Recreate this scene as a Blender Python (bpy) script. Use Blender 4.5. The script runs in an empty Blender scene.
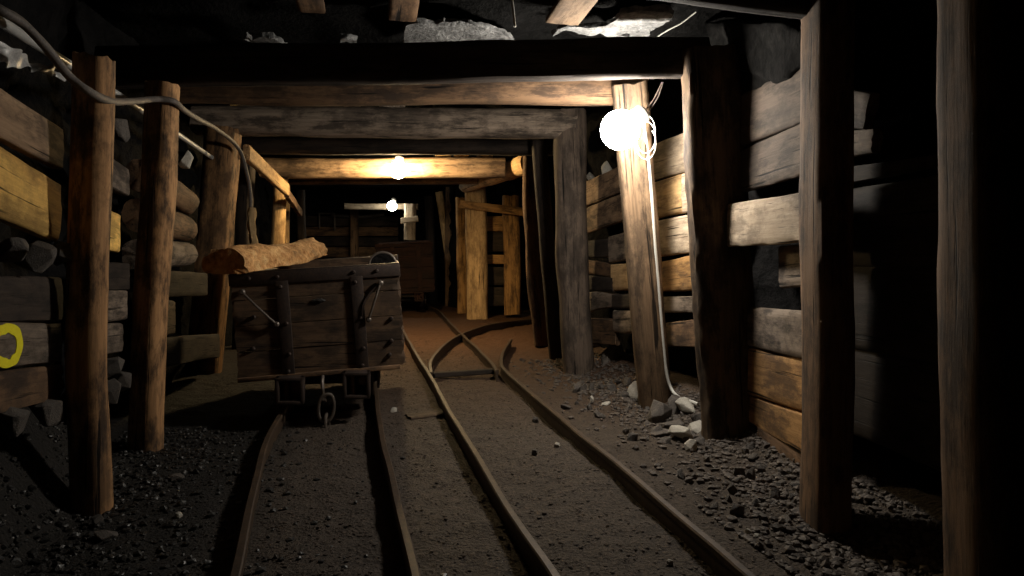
import bpy, bmesh, math, random
import numpy as np
from mathutils import Vector, Matrix, noise

SC = bpy.context.scene
COL = SC.collection
R = math.radians
F = 683.0
CAM = Vector((0.0, 0.0, 1.2))
PITCH = math.atan(33.0 / F)

# ------------------------------------------------------------------ measuring
def ray(px, py):
    d = Vector(((px - 512.0) / F, 1.0, -(py - 288.0) / F))
    c, s = math.cos(PITCH), math.sin(PITCH)
    return Vector((d.x, d.y * c + d.z * s, -d.y * s + d.z * c))

def P(px, py, Y):
    d = ray(px, py)
    return CAM + d * (Y / d.y)

def G(px, py, z=0.0):
    d = ray(px, py)
    return CAM + d * ((z - CAM.z) / d.z)

WL = [(-1.40, 0.0), (-2.09, 3.2), (-5.30, 17.7)]
WR = [(1.75, 0.0), (1.56, 2.6), (1.50, 3.3), (1.50, 4.3), (1.20, 5.45), (0.82, 7.0), (0.55, 8.6), (0.50, 9.4)]

def line_x(poly, y):
    for (x0, y0), (x1, y1) in zip(poly, poly[1:]):
        if y <= y1:
            return x0 + (x1 - x0) * (y - y0) / (y1 - y0)
    return poly[-1][0]

def wall_hit(px, poly, off=0.0):
    k = (px - 512.0) / F
    best = None
    for (x0, y0), (x1, y1) in zip(poly, poly[1:]):
        m = (x1 - x0) / (y1 - y0)
        den = k * 1.002 - m
        if abs(den) < 1e-6:
            continue
        y = (x0 + off - m * y0) / den
        if y0 - 1e-6 <= y <= y1 + 1e-6:
            best = y
    if best is None:
        best = poly[-1][1]
    return best

# ------------------------------------------------------------------ materials
def new_mat(name):
    m = bpy.data.materials.new(name)
    m.use_nodes = True
    nt = m.node_tree
    nt.nodes.clear()
    out = nt.nodes.new('ShaderNodeOutputMaterial')
    b = nt.nodes.new('ShaderNodeBsdfPrincipled')
    nt.links.new(b.outputs[0], out.inputs[0])
    return m, nt, b

def ramp(nt, fac, stops):
    r = nt.nodes.new('ShaderNodeValToRGB')
    e = r.color_ramp.elements
    while len(e) < len(stops):
        e.new(0.5)
    for el, (p, c) in zip(e, stops):
        el.position = p
        el.color = (c[0], c[1], c[2], 1)
    nt.links.new(fac, r.inputs[0])
    return r.outputs[0]

def mixc(nt, fac, a, b, mode='MIX'):
    n = nt.nodes.new('ShaderNodeMix')
    n.data_type = 'RGBA'
    n.blend_type = mode
    for s, v in ((n.inputs[0], fac), (n.inputs[6], a), (n.inputs[7], b)):
        if isinstance(v, (int, float)):
            s.default_value = v
        elif isinstance(v, tuple):
            s.default_value = (v[0], v[1], v[2], 1)
        else:
            nt.links.new(v, s)
    return n.outputs[2]

def tex_noise(nt, vec, scale, detail=5, rough=0.6):
    n = nt.nodes.new('ShaderNodeTexNoise')
    n.inputs['Scale'].default_value = scale
    n.inputs['Detail'].default_value = detail
    n.inputs['Roughness'].default_value = rough
    nt.links.new(vec, n.inputs['Vector'])
    return n.outputs['Fac']

def obj_coords(nt, scale=(1, 1, 1), rnd=True):
    tc = nt.nodes.new('ShaderNodeTexCoord')
    mp = nt.nodes.new('ShaderNodeMapping')
    mp.inputs['Scale'].default_value = scale
    nt.links.new(tc.outputs['Object'], mp.inputs['Vector'])
    if not rnd:
        return mp.outputs[0]
    oi = nt.nodes.new('ShaderNodeObjectInfo')
    mu = nt.nodes.new('ShaderNodeMath')
    mu.operation = 'MULTIPLY'
    mu.inputs[1].default_value = 173.0
    nt.links.new(oi.outputs['Random'], mu.inputs[0])
    ad = nt.nodes.new('ShaderNodeVectorMath')
    ad.operation = 'ADD'
    nt.links.new(mp.outputs[0], ad.inputs[0])
    nt.links.new(mu.outputs[0], ad.inputs[1])
    return ad.outputs[0]

def bump(nt, b, height, strength, dist=0.01):
    n = nt.nodes.new('ShaderNodeBump')
    n.inputs['Strength'].default_value = strength
    n.inputs['Distance'].default_value = dist
    nt.links.new(height, n.inputs['Height'])
    nt.links.new(n.outputs[0], b.inputs['Normal'])

def wood(name, light, dark, dirt=(0.03, 0.024, 0.02), dirt_amt=0.5, rough=0.85, bmp=0.5):
    """Weathered timber: grain runs along the object's own X axis."""
    m, nt, b = new_mat(name)
    g1 = tex_noise(nt, obj_coords(nt, (1.3, 24, 24)), 1.7, 8, 0.75)
    g2 = tex_noise(nt, obj_coords(nt, (0.7, 6, 6)), 1.3, 3, 0.5)
    g3 = tex_noise(nt, obj_coords(nt, (1.9, 6.5, 6.5)), 1.4, 9, 0.72)
    g4 = tex_noise(nt, obj_coords(nt, (2.2, 2.6, 2.6)), 1.2, 8, 0.7)
    cr = tex_noise(nt, obj_coords(nt, (0.9, 30, 30)), 1.2, 4, 0.6)
    mid = tuple((l + d) / 2 for l, d in zip(light, dark))
    c = ramp(nt, g1, [(0.34, dark), (0.5, mid), (0.66, light)])
    c2 = ramp(nt, g2, [(0.35, tuple(v * 0.55 for v in light)), (0.65, tuple(min(1, v * 1.2) for v in light))])
    c = mixc(nt, 0.38, c, c2)
    df = ramp(nt, g3, [(0.47, (0, 0, 0)), (0.60, (dirt_amt,) * 3)])
    c = mixc(nt, df, c, dirt)
    df2 = ramp(nt, g4, [(0.50, (0, 0, 0)), (0.60, (dirt_amt * 0.7,) * 3)])
    c = mixc(nt, df2, c, tuple(v * 1.4 for v in dirt))
    ck = ramp(nt, cr, [(0.33, (0.10,) * 3), (0.39, (1, 1, 1))])
    c = mixc(nt, 1.0, c, ck, 'MULTIPLY')
    oi = nt.nodes.new('ShaderNodeObjectInfo')
    mr = nt.nodes.new('ShaderNodeMapRange')
    mr.inputs[3].default_value = 0.78
    mr.inputs[4].default_value = 1.2
    nt.links.new(oi.outputs['Random'], mr.inputs[0])
    hs = nt.nodes.new('ShaderNodeHueSaturation')
    nt.links.new(mr.outputs[0], hs.inputs['Value'])
    nt.links.new(c, hs.inputs['Color'])
    nt.links.new(hs.outputs[0], b.inputs['Base Color'])
    b.inputs['Roughness'].default_value = rough
    b.inputs['Specular IOR Level'].default_value = 0.25
    h = mixc(nt, 0.5, g1, ck)
    bump(nt, b, h, bmp, 0.012)
    return m

def rough_mat(name, stops, scale, rough=0.9, bmp=0.6, dist=0.02, metallic=0.0, spec=0.3, fine=None, rnd=True, speck=None):
    m, nt, b = new_mat(name)
    co = obj_coords(nt, (1, 1, 1), rnd)
    n1 = tex_noise(nt, co, scale, 8, 0.68)
    c = ramp(nt, n1, stops)
    n2 = tex_noise(nt, co, scale * 5.3, 4, 0.6)
    c = mixc(nt, 0.45, c, ramp(nt, n2, [(0.3, stops[0][1]), (0.7, stops[-1][1])]))
    if speck:
        sp = tex_noise(nt, co, speck[0], 2, 0.5)
        c = mixc(nt, ramp(nt, sp, [(speck[1], (0, 0, 0)), (speck[1] + 0.03, (1, 1, 1))]), c, speck[2])
    nt.links.new(c, b.inputs['Base Color'])
    b.inputs['Roughness'].default_value = rough
    b.inputs['Metallic'].default_value = metallic
    b.inputs['Specular IOR Level'].default_value = spec
    bump(nt, b, mixc(nt, 0.5, n1, n2), bmp, dist)
    return m

def glow(name, col, strength):
    m, nt, b = new_mat(name)
    b.inputs['Base Color'].default_value = (0.9, 0.9, 0.88, 1)
    b.inputs['Emission Color'].default_value = (col[0], col[1], col[2], 1)
    b.inputs['Emission Strength'].default_value = strength
    return m

M = {
    'grey': wood('weathered_grey_wood', (0.30, 0.235, 0.18), (0.085, 0.062, 0.046), dirt=(0.022, 0.017, 0.014), dirt_amt=0.8),
    'pale': wood('pale_wood', (0.50, 0.40, 0.29), (0.20, 0.14, 0.09), dirt=(0.07, 0.05, 0.035), dirt_amt=0.6),
    'brown': wood('brown_wood', (0.22, 0.13, 0.07), (0.065, 0.036, 0.02), dirt=(0.02, 0.014, 0.011), dirt_amt=0.75),
    'dusty': wood('dusty_wood', (0.135, 0.10, 0.075), (0.038, 0.027, 0.021), dirt=(0.018, 0.014, 0.011), dirt_amt=0.7),
    'oak': wood('oak_post_wood', (0.26, 0.17, 0.10), (0.075, 0.044, 0.025), dirt=(0.022, 0.016, 0.012), dirt_amt=0.65),
    'tan': wood('tan_wood', (0.42, 0.28, 0.17), (0.15, 0.09, 0.052), dirt=(0.03, 0.02, 0.015), dirt_amt=0.7),
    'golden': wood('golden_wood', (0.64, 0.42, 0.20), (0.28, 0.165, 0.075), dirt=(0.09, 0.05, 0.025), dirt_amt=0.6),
    'rust': wood('rust_red_wood', (0.045, 0.019, 0.012), (0.018, 0.008, 0.006), dirt=(0.012, 0.008, 0.006), dirt_amt=0.6),
    'post': wood('post_wood', (0.46, 0.255, 0.115), (0.14, 0.074, 0.036), dirt=(0.02, 0.014, 0.011), dirt_amt=0.85),
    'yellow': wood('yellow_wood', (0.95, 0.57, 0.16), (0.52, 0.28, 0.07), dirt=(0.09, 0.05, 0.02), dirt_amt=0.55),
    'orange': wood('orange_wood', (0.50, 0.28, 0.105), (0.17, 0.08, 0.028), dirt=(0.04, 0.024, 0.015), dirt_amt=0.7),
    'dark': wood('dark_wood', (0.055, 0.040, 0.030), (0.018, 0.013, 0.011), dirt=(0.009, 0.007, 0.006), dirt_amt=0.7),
    'sooty': wood('sooty_post_wood', (0.13, 0.085, 0.05), (0.03, 0.02, 0.013), dirt=(0.012, 0.009, 0.008), dirt_amt=0.8),
    'cart': wood('cart_wood', (0.135, 0.083, 0.048), (0.04, 0.025, 0.017), dirt=(0.014, 0.011, 0.009), dirt_amt=0.75),
    'bark': rough_mat('bark', [(0.35, (0.12, 0.045, 0.015)), (0.5, (0.58, 0.25, 0.075)), (0.66, (0.85, 0.56, 0.25))], 5.5, 0.9, 1.0, 0.03),
    'iron': rough_mat('rusty_iron', [(0.3, (0.022, 0.018, 0.017)), (0.55, (0.045, 0.034, 0.030)), (0.75, (0.085, 0.052, 0.036))], 14, 0.55, 0.35, 0.004, 0.35, 0.4),
    'steel': rough_mat('worn_iron', [(0.3, (0.07, 0.058, 0.05)), (0.7, (0.17, 0.14, 0.115))], 18, 0.45, 0.3, 0.004, 0.5, 0.5),
    'rail': rough_mat('rail_steel', [(0.3, (0.018, 0.013, 0.010)), (0.55, (0.05, 0.032, 0.02)), (0.75, (0.12, 0.075, 0.042))], 7, 0.6, 0.4, 0.004, 0.25, 0.4),
    'rock': rough_mat('slate_rock', [(0.3, (0.03, 0.026, 0.024)), (0.55, (0.08, 0.067, 0.059)), (0.75, (0.17, 0.145, 0.12))], 6, 0.7, 0.7, 0.02, 0, 0.45),
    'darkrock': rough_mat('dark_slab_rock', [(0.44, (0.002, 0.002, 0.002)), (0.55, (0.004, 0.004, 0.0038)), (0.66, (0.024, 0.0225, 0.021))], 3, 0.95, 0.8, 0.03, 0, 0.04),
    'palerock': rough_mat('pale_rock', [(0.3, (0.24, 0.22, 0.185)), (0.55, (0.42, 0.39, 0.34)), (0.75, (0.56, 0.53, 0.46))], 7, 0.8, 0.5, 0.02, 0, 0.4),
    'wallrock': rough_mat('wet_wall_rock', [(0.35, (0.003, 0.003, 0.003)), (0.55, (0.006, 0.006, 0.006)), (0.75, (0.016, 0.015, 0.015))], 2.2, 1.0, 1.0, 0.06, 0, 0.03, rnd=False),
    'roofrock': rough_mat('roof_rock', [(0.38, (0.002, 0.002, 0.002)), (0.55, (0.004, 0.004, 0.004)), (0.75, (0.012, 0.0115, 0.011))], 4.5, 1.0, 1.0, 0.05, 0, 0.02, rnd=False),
    'litroof': rough_mat('lamplit_roof_rock', [(0.38, (0.01, 0.01, 0.01)), (0.52, (0.10, 0.10, 0.10)), (0.66, (0.30, 0.30, 0.295))], 7, 0.6, 1.0, 0.03, 0, 0.5),  # pale tone carries the lamplit look of the roof patches
    'coal': rough_mat('coal_grit', [(0.3, (0.005, 0.0048, 0.0045)), (0.55, (0.014, 0.013, 0.012)), (0.75, (0.04, 0.037, 0.034))], 11, 0.45, 0.5, 0.01, 0, 0.6, rnd=False, speck=(60, 0.77, (0.5, 0.47, 0.42))),
    'gravel': rough_mat('slate_gravel', [(0.3, (0.03, 0.0245, 0.021)), (0.55, (0.08, 0.064, 0.053)), (0.75, (0.17, 0.138, 0.113))], 9, 0.75, 0.5, 0.01, 0, 0.4, rnd=False, speck=(24, 0.74, (0.3, 0.26, 0.22))),
    'grit': rough_mat('track_grit', [(0.3, (0.02, 0.014, 0.011)), (0.55, (0.052, 0.037, 0.028)), (0.75, (0.11, 0.083, 0.062))], 9, 0.85, 0.4, 0.01, 0, 0.3, rnd=False, speck=(30, 0.74, (0.2, 0.17, 0.14))),
    'pvc': rough_mat('grey_pipe', [(0.3, (0.30, 0.30, 0.29)), (0.7, (0.46, 0.46, 0.44))], 12, 0.35, 0.1, 0.002, 0, 0.5),
    'foil': rough_mat('crumpled_sheet', [(0.3, (0.2, 0.2, 0.2)), (0.7, (0.55, 0.55, 0.54))], 14, 0.25, 0.6, 0.01, 0.0, 0.7),
    'hose': rough_mat('dusty_hose', [(0.3, (0.045, 0.037, 0.033)), (0.6, (0.095, 0.08, 0.07)), (0.75, (0.2, 0.17, 0.15))], 16, 0.7, 0.4, 0.004, 0, 0.35),
    'white': rough_mat('white_cable', [(0.3, (0.50, 0.485, 0.44)), (0.7, (0.68, 0.66, 0.61))], 12, 0.4, 0.1, 0.002, 0, 0.4),
    'paint': rough_mat('yellow_spray_paint', [(0.3, (0.72, 0.63, 0.01)), (0.7, (0.92, 0.83, 0.02))], 20, 0.6, 0.3, 0.004),
    'plastic': rough_mat('grey_holder', [(0.3, (0.32, 0.31, 0.29)), (0.7, (0.45, 0.44, 0.42))], 12, 0.5, 0.1, 0.002),
    'straw': rough_mat('frayed_rope', [(0.3, (0.22, 0.14, 0.06)), (0.7, (0.45, 0.31, 0.16))], 30, 0.9, 0.4, 0.005),
    'lamp_white': glow('lit_globe', (1.0, 0.93, 0.82), 210),
    'lamp_warm': glow('lit_warm_globe', (1.0, 0.72, 0.36), 500),
    'lamp_cool': glow('lit_far_globe', (1.0, 0.97, 0.80), 60),
}

def floor_mat():
    m, nt, b = new_mat('mine_floor_dirt')
    co = obj_coords(nt, (1, 1, 1), False)
    n1 = tex_noise(nt, co, 1.3, 6, 0.6)
    n2 = tex_noise(nt, co, 9, 8, 0.7)
    n3 = tex_noise(nt, co, 55, 4, 0.6)
    c = ramp(nt, n2, [(0.3, (0.018, 0.0125, 0.0095)), (0.52, (0.045, 0.032, 0.0235)), (0.74, (0.105, 0.078, 0.057))])
    c = mixc(nt, ramp(nt, n1, [(0.4, (0, 0, 0)), (0.62, (0.6,) * 3)]), c, (0.042, 0.028, 0.017))
    c = mixc(nt, 0.5, c, ramp(nt, n3, [(0.32, (0.014, 0.012, 0.010)), (0.7, (0.12, 0.095, 0.074))]))
    # redder towards the junction, left side black with coal dirt and painted-in shade
    tc = nt.nodes.new('ShaderNodeTexCoord')
    sp = nt.nodes.new('ShaderNodeSeparateXYZ')
    nt.links.new(tc.outputs['Object'], sp.inputs[0])
    mr = nt.nodes.new('ShaderNodeMapRange')
    mr.inputs[1].default_value = 4.6
    mr.inputs[2].default_value = 9.0
    mr.inputs[3].default_value = 0.0
    mr.inputs[4].default_value = 0.85
    nt.links.new(sp.outputs[1], mr.inputs[0])
    c = mixc(nt, mr.outputs[0], c, mixc(nt, n2, (0.06, 0.025, 0.011), (0.15, 0.068, 0.029)))
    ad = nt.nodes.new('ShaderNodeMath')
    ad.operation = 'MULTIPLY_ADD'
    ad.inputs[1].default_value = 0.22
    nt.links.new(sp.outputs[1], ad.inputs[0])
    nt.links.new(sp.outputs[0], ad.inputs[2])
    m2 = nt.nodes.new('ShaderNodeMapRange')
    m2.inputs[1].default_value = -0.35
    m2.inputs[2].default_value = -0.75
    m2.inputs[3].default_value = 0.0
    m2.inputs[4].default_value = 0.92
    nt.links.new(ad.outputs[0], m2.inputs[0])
    c = mixc(nt, m2.outputs[0], c, mixc(nt, n2, (0.005, 0.0047, 0.0042), (0.016, 0.0145, 0.013)))  # coal dirt, deepened to hold the shade beside the wagon
    nt.links.new(c, b.inputs['Base Color'])
    b.inputs['Roughness'].default_value = 0.85
    b.inputs['Specular IOR Level'].default_value = 0.3
    bump(nt, b, mixc(nt, 0.5, n2, n3), 1.0, 0.035)
    return m
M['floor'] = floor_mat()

# ------------------------------------------------------------------ objects
def tag(o, label, cat, group=None, kind=None):
    o['label'] = label
    o['category'] = cat
    if group:
        o['group'] = group
    if kind:
        o['kind'] = kind
    return o

def mesh_obj(name, verts, faces, mat, parent=None, angle=40, flat=False):
    me = bpy.data.meshes.new(name)
    me.from_pydata([tuple(v) for v in verts], [], faces)
    me.update()
    if not flat:
        me.shade_smooth()
        me.set_sharp_from_angle(angle=R(angle))
    me.materials.append(mat)
    o = bpy.data.objects.new(name, me)
    COL.objects.link(o)
    if parent is not None:
        o.parent = parent
    return o

def empty(name, loc, rz=0.0):
    o = bpy.data.objects.new(name, None)
    o.empty_display_size = 0.1
    COL.objects.link(o)
    o.location = loc
    o.rotation_euler = (0, 0, rz)
    return o

def frame_matrix(p0, p1, up):
    x = (p1 - p0).normalized()
    z = (up - x * up.dot(x)).normalized()
    y = z.cross(x)
    m = Matrix((x, y, z)).transposed().to_4x4()
    m.translation = p0
    return m

def tube_geo(pts, r, n=10, closed=False, cap=True, jitter=0.0):
    pts = [Vector(p) for p in pts]
    N = len(pts)
    vs, fs = [], []
    prev = None
    for i, p in enumerate(pts):
        if closed:
            t = (pts[(i + 1) % N] - pts[i - 1]).normalized()
        else:
            t = (pts[min(i + 1, N - 1)] - pts[max(i - 1, 0)]).normalized()
        if prev is None:
            a = Vector((0, 0, 1)) if abs(t.z) < 0.9 else Vector((1, 0, 0))
            prev = (a - t * a.dot(t)).normalized()
        prev = (prev - t * prev.dot(t)).normalized()
        b = t.cross(prev)
        rr = r[i] if isinstance(r, (list, tuple)) else r
        for k in range(n):
            a = 2 * math.pi * k / n
            q = rr * (1 + jitter * noise.noise(p * 9 + Vector((k, k * 2, 0))))
            vs.append(p + prev * math.cos(a) * q + b * math.sin(a) * q)
    rings = N if closed else N - 1
    for i in range(rings):
        j = (i + 1) % N
        for k in range(n):
            l = (k + 1) % n
            fs.append((i * n + k, i * n + l, j * n + l, j * n + k))
    if cap and not closed:
        fs.append(tuple(reversed(range(n))))
        fs.append(tuple((N - 1) * n + k for k in range(n)))
    return vs, fs

def join_geo(*parts):
    V, Fc = [], []
    for vs, fs in parts:
        o = len(V)
        V += [Vector(v) for v in vs]
        Fc += [tuple(i + o for i in f) for f in fs]
    return V, Fc

def box_geo(c, s, bev=0.008, rot=None):
    """A box with bevelled edges, centre c, full sizes s."""
    bm = bmesh.new()
    bmesh.ops.create_cube(bm, size=1.0)
    for v in bm.verts:
        v.co = Vector((v.co.x * s[0], v.co.y * s[1], v.co.z * s[2]))
    if bev:
        bmesh.ops.bevel(bm, geom=bm.edges[:], offset=min(bev, 0.3 * min(s)), segments=2, profile=0.5, affect='EDGES')
    if rot is not None:
        bmesh.ops.rotate(bm, verts=bm.verts, cent=(0, 0, 0), matrix=rot)
    bm.verts.ensure_lookup_table()
    vs = [v.co + Vector(c) for v in bm.verts]
    fs = [tuple(v.index for v in f.verts) for f in bm.faces]
    bm.free()
    return vs, fs

def cyl_geo(c, axis, r, h, n=20, rings=((0, 1), (1, 1))):
    """Lathe about an axis: rings of (t along h, radius factor)."""
    axis = Vector(axis).normalized()
    a = Vector((0, 0, 1)) if abs(axis.z) < 0.9 else Vector((1, 0, 0))
    u = (a - axis * a.dot(axis)).normalized()
    w = axis.cross(u)
    vs, fs = [], []
    for t, f in rings:
        for k in range(n):
            g = 2 * math.pi * k / n
            vs.append(Vector(c) + axis * h * (t - 0.5) + (u * math.cos(g) + w * math.sin(g)) * r * f)
    for i in range(len(rings) - 1):
        for k in range(n):
            l = (k + 1) % n
            fs.append((i * n + k, i * n + l, (i + 1) * n + l, (i + 1) * n + k))
    fs.append(tuple(reversed(range(n))))
    fs.append(tuple((len(rings) - 1) * n + k for k in range(n)))
    return vs, fs

def timber_geo(L, w, h, ex=2.0, rough=0.03, ragged=0.0, end=0.01, taper=1.0, bend=(0, 0), seed=0, half=False, n=28, chip=0.0):
    """A rough timber along +X. ex: 2 = round log, 8 = squared. w across (Y), h deep (Z)."""
    seg = max(6, int(L / 0.05))
    sd = Vector((seed * 7.31, seed * 3.17, seed * 1.73))
    vs, fs = [], []
    for i in range(seg + 1):
        t = i / seg
        x = L * t
        k = 1 + (taper - 1) * t
        by = bend[0] * math.sin(math.pi * t) + rough * 0.5 * noise.noise(Vector((x * 1.1, 3, 0)) + sd)
        bz = bend[1] * math.sin(math.pi * t) + rough * 0.5 * noise.noise(Vector((x * 1.1, 9, 0)) + sd)
        for j in range(n):
            a = 2 * math.pi * (j + 0.5) / n
            c, s = math.cos(a), math.sin(a)
            den = (abs(c) ** ex + abs(s) ** ex) ** (1.0 / ex)
            cy, cz = c / den, s / den
            if half and cz < -0.12:
                cz = -0.12 + (cz + 0.12) * 0.06
            q = 1 + rough * 2.0 * noise.noise(Vector((x * 2.0, c * 1.1, s * 1.1)) + sd)
            q += rough * 1.1 * noise.noise(Vector((x * 1.2, c * 5.0, s * 5.0)) + sd * 2)
            if ragged:
                q += ragged * noise.noise(Vector((x * 9, c * 3, s * 3)) + sd) * 1.2
            if chip and abs(c * s) > 0.33:
                q -= chip * max(0, noise.noise(Vector((x * 5, round(c), round(s) * 3)) + sd))
            xx = x
            if i in (0, seg):
                xx += end * noise.noise(Vector((c * 2.5, s * 2.5, i)) + sd) * 2
            vs.append(Vector((xx, cy * w * 0.5 * k * q + by, cz * h * 0.5 * k * q + bz)))
    for i in range(seg):
        for j in range(n):
            l = (j + 1) % n
            fs.append((i * n + j, i * n + l, (i + 1) * n + l, (i + 1) * n + j))
    a = len(vs)
    vs.append(sum(vs[:n], Vector()) / n)
    b = len(vs)
    vs.append(sum(vs[seg * n:seg * n + n], Vector()) / n)
    for j in range(n):
        l = (j + 1) % n
        fs.append((a, l, j))
        fs.append((b, seg * n + j, seg * n + l))
    return vs, fs

SEED = [1]
def timber(name, p0, p1, w, h, mat, label, cat, group=None, up=Vector((0, 0, 1)), **kw):
    SEED[0] += 1
    p0, p1 = Vector(p0), Vector(p1)
    kw.setdefault('seed', SEED[0])
    vs, fs = timber_geo((p1 - p0).length, w, h, **kw)
    o = mesh_obj(name, vs, fs, M[mat], angle=50)
    o.matrix_world = frame_matrix(p0, p1, up)
    tag(o, label, cat, group, 'thing')
    return o

# ------------------------------------------------------------------ setting
def smooth(t):
    t = max(0.0, min(1.0, t))
    return t * t * (3 - 2 * t)

def gh(x, y):
    h = 0.022 * noise.noise(Vector((x * 1.3, y * 1.3, 0))) + 0.012 * noise.noise(Vector((x * 4.1, y * 4.1, 5)))
    dl = x - line_x(WL, y)
    h += (0.50 - 0.47 * smooth((y - 3.3) / 0.8)) * smooth((0.10 - dl) / 0.42)
    if y < 9.3:
        dr = line_x(WR, y) - x
        h += 0.20 * smooth((0.16 - dr) / 0.4)
    return h

def ghf(x, y):
    return gh(x, y) + 0.012 * noise.noise(Vector((x * 11, y * 11, 2))) + 0.007 * noise.noise(Vector((x * 27, y * 27, 2)))

def grid(name, us, vs_, fn, mat, kind='structure'):
    V = [fn(u, v) for v in vs_ for u in us]
    n = len(us)
    Fc = [(j * n + i, j * n + i + 1, (j + 1) * n + i + 1, (j + 1) * n + i) for j in range(len(vs_) - 1) for i in range(n - 1)]
    o = mesh_obj(name, V, Fc, mat, angle=180)
    o['kind'] = kind
    return o

ys = [0.6 + 0.03 * i for i in range(215)]
while ys[-1] < 18.4:
    ys.append(ys[-1] + 0.07)
xs = [-6.3 + 0.10 * i for i in range(32)] + [-3.1 + 0.03 * i for i in range(1, 165)] + [1.85 + 0.10 * i for i in range(1, 16)]
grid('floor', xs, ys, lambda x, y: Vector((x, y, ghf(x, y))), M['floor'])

def roof(x, y):
    p = Vector((x * 1.4, y * 1.4, 40))
    z = 2.80 + 0.12 * noise.noise(p) + 0.07 * noise.noise(p * 2.7) + 0.03 * noise.noise(p * 7)
    return Vector((x, y, z))
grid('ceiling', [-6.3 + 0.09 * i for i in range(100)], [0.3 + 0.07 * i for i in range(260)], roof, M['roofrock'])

def rock_wall(name, poly, off, sgn):
    # resample the polyline
    pts = []
    for (x0, y0), (x1, y1) in zip(poly, poly[1:]):
        L = math.hypot(x1 - x0, y1 - y0)
        k = max(1, int(L / 0.09))
        pts += [(x0 + (x1 - x0) * i / k, y0 + (y1 - y0) * i / k) for i in range(k)]
    pts.append(poly[-1])
    def fn(i, z):
        x, y = pts[int(i)]
        a = pts[max(0, int(i) - 1)]
        b = pts[min(len(pts) - 1, int(i) + 1)]
        t = Vector((b[0] - a[0], b[1] - a[1], 0)).normalized()
        nrm = Vector((t.y, -t.x, 0)) * sgn
        q = Vector((x * 1.7, y * 1.7, z * 1.7))
        d = off + 0.16 * noise.noise(q) + 0.08 * noise.noise(q * 3) + 0.04 * noise.noise(q * 7)
        return Vector((x, y, z)) + nrm * d
    return grid(name, list(range(len(pts))), [-0.1 + 0.09 * i for i in range(38)], fn, M['wallrock'])

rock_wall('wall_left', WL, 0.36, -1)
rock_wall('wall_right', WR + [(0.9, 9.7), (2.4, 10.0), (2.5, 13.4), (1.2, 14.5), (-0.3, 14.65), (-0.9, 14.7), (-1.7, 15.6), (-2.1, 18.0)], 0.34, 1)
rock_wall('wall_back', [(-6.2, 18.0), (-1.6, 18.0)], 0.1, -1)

# ------------------------------------------------------------------ support posts
DIR_CAM = Vector((0, -1, 0))
def post(pt, pf, w_px, mat, label, depth=None, Y=None, zf=-0.06, yl=0.0, name='support_post', **kw):
    """pt/pf: where its top and foot centres are seen; the foot stands on the floor."""
    foot = G(pf[0], pf[1]) if Y is None else P(pf[0], pf[1], Y)
    y = foot.y
    top = P(pt[0], pt[1], y + yl)
    w = w_px * y / F
    d = (foot - top).normalized()
    if Y is None:
        foot = foot + d * (-zf)
    kw.setdefault('ex', 3.2)
    kw.setdefault('rough', 0.035)
    return timber(name, foot, top, w, depth or w, mat, label, 'post', 'upright timber posts of the tunnel supports', up=DIR_CAM, **kw)

# right side
post((999, -70), (1003, 664), 92, 'brown', 'nearest right-hand timber post, cut off by the right edge of the photo', ex=4, ragged=0.02)
post((829, -8), (825, 524), 34, 'brown', 'squared timber post standing alone between two dark wall bays at the right', ex=6, depth=0.25, ragged=0.02)
post((709, 50), (731, 446), 56, 'sooty', 'broad dark post with a splintered lit left edge, right of the white cable', ex=4, depth=0.16, Y=4.39, ragged=0.055, rough=0.045)
post((629, 84), (656, 412), 32, 'oak', 'pale upright post behind the bright globe lamp, white cable down its side', ex=4, depth=0.16, Y=5.38, yl=-0.44, rough=0.03)
post((569, 112), (579, 372), 31, 'dusty', 'dull weathered post left of the rock-strewn planked bay', ex=2.6, rough=0.06, bend=(0.03, 0))
post((538, 132), (557, 358), 15, 'dark', 'slim dark post just behind the dull weathered post', ex=3)
post((532, 138), (543, 345), 17, 'brown', 'curved post with orange-lit left edge beside the turnout rail end', ex=5, rough=0.06, bend=(0.06, 0), depth=0.2, Y=8.85)
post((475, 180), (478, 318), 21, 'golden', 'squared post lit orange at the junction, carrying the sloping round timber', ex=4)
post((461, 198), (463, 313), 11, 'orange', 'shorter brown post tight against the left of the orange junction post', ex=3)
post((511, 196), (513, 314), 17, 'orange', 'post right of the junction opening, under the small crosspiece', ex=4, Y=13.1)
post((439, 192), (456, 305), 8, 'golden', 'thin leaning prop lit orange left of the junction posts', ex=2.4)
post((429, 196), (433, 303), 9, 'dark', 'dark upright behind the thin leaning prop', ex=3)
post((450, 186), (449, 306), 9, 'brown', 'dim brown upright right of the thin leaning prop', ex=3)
# left side
post((94, 58), (90, 510), 36, 'post', 'thick round post with scraped bark at the left, nearest to the camera', ex=2.3, rough=0.045, bend=(0.012, 0))
post((163, 84), (147, 447), 29, 'post', 'second post of the left wall, leaning, hose looped over its top', ex=3.2, rough=0.035, chip=0.05)
post((223, 128), (205, 374), 30, 'post', 'squared left post beside the wagon with the hose draped over its top', ex=4, depth=0.3)
post((247, 160), (240, 350), 15, 'dark', 'shadowed post behind the hanging hose above the wagon', ex=3)
post((282, 168), (271, 336), 13, 'golden', 'golden lit leaning post behind the log on the wagon', ex=2.6, yl=0.0)
post((286, 182), (283, 326), 8, 'golden', 'slim golden post just right of the leaning golden post', ex=3)
post((301, 190), (302, 316), 8, 'dark', 'farthest dark post of the left wall, near the back wall', ex=3)

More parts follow.
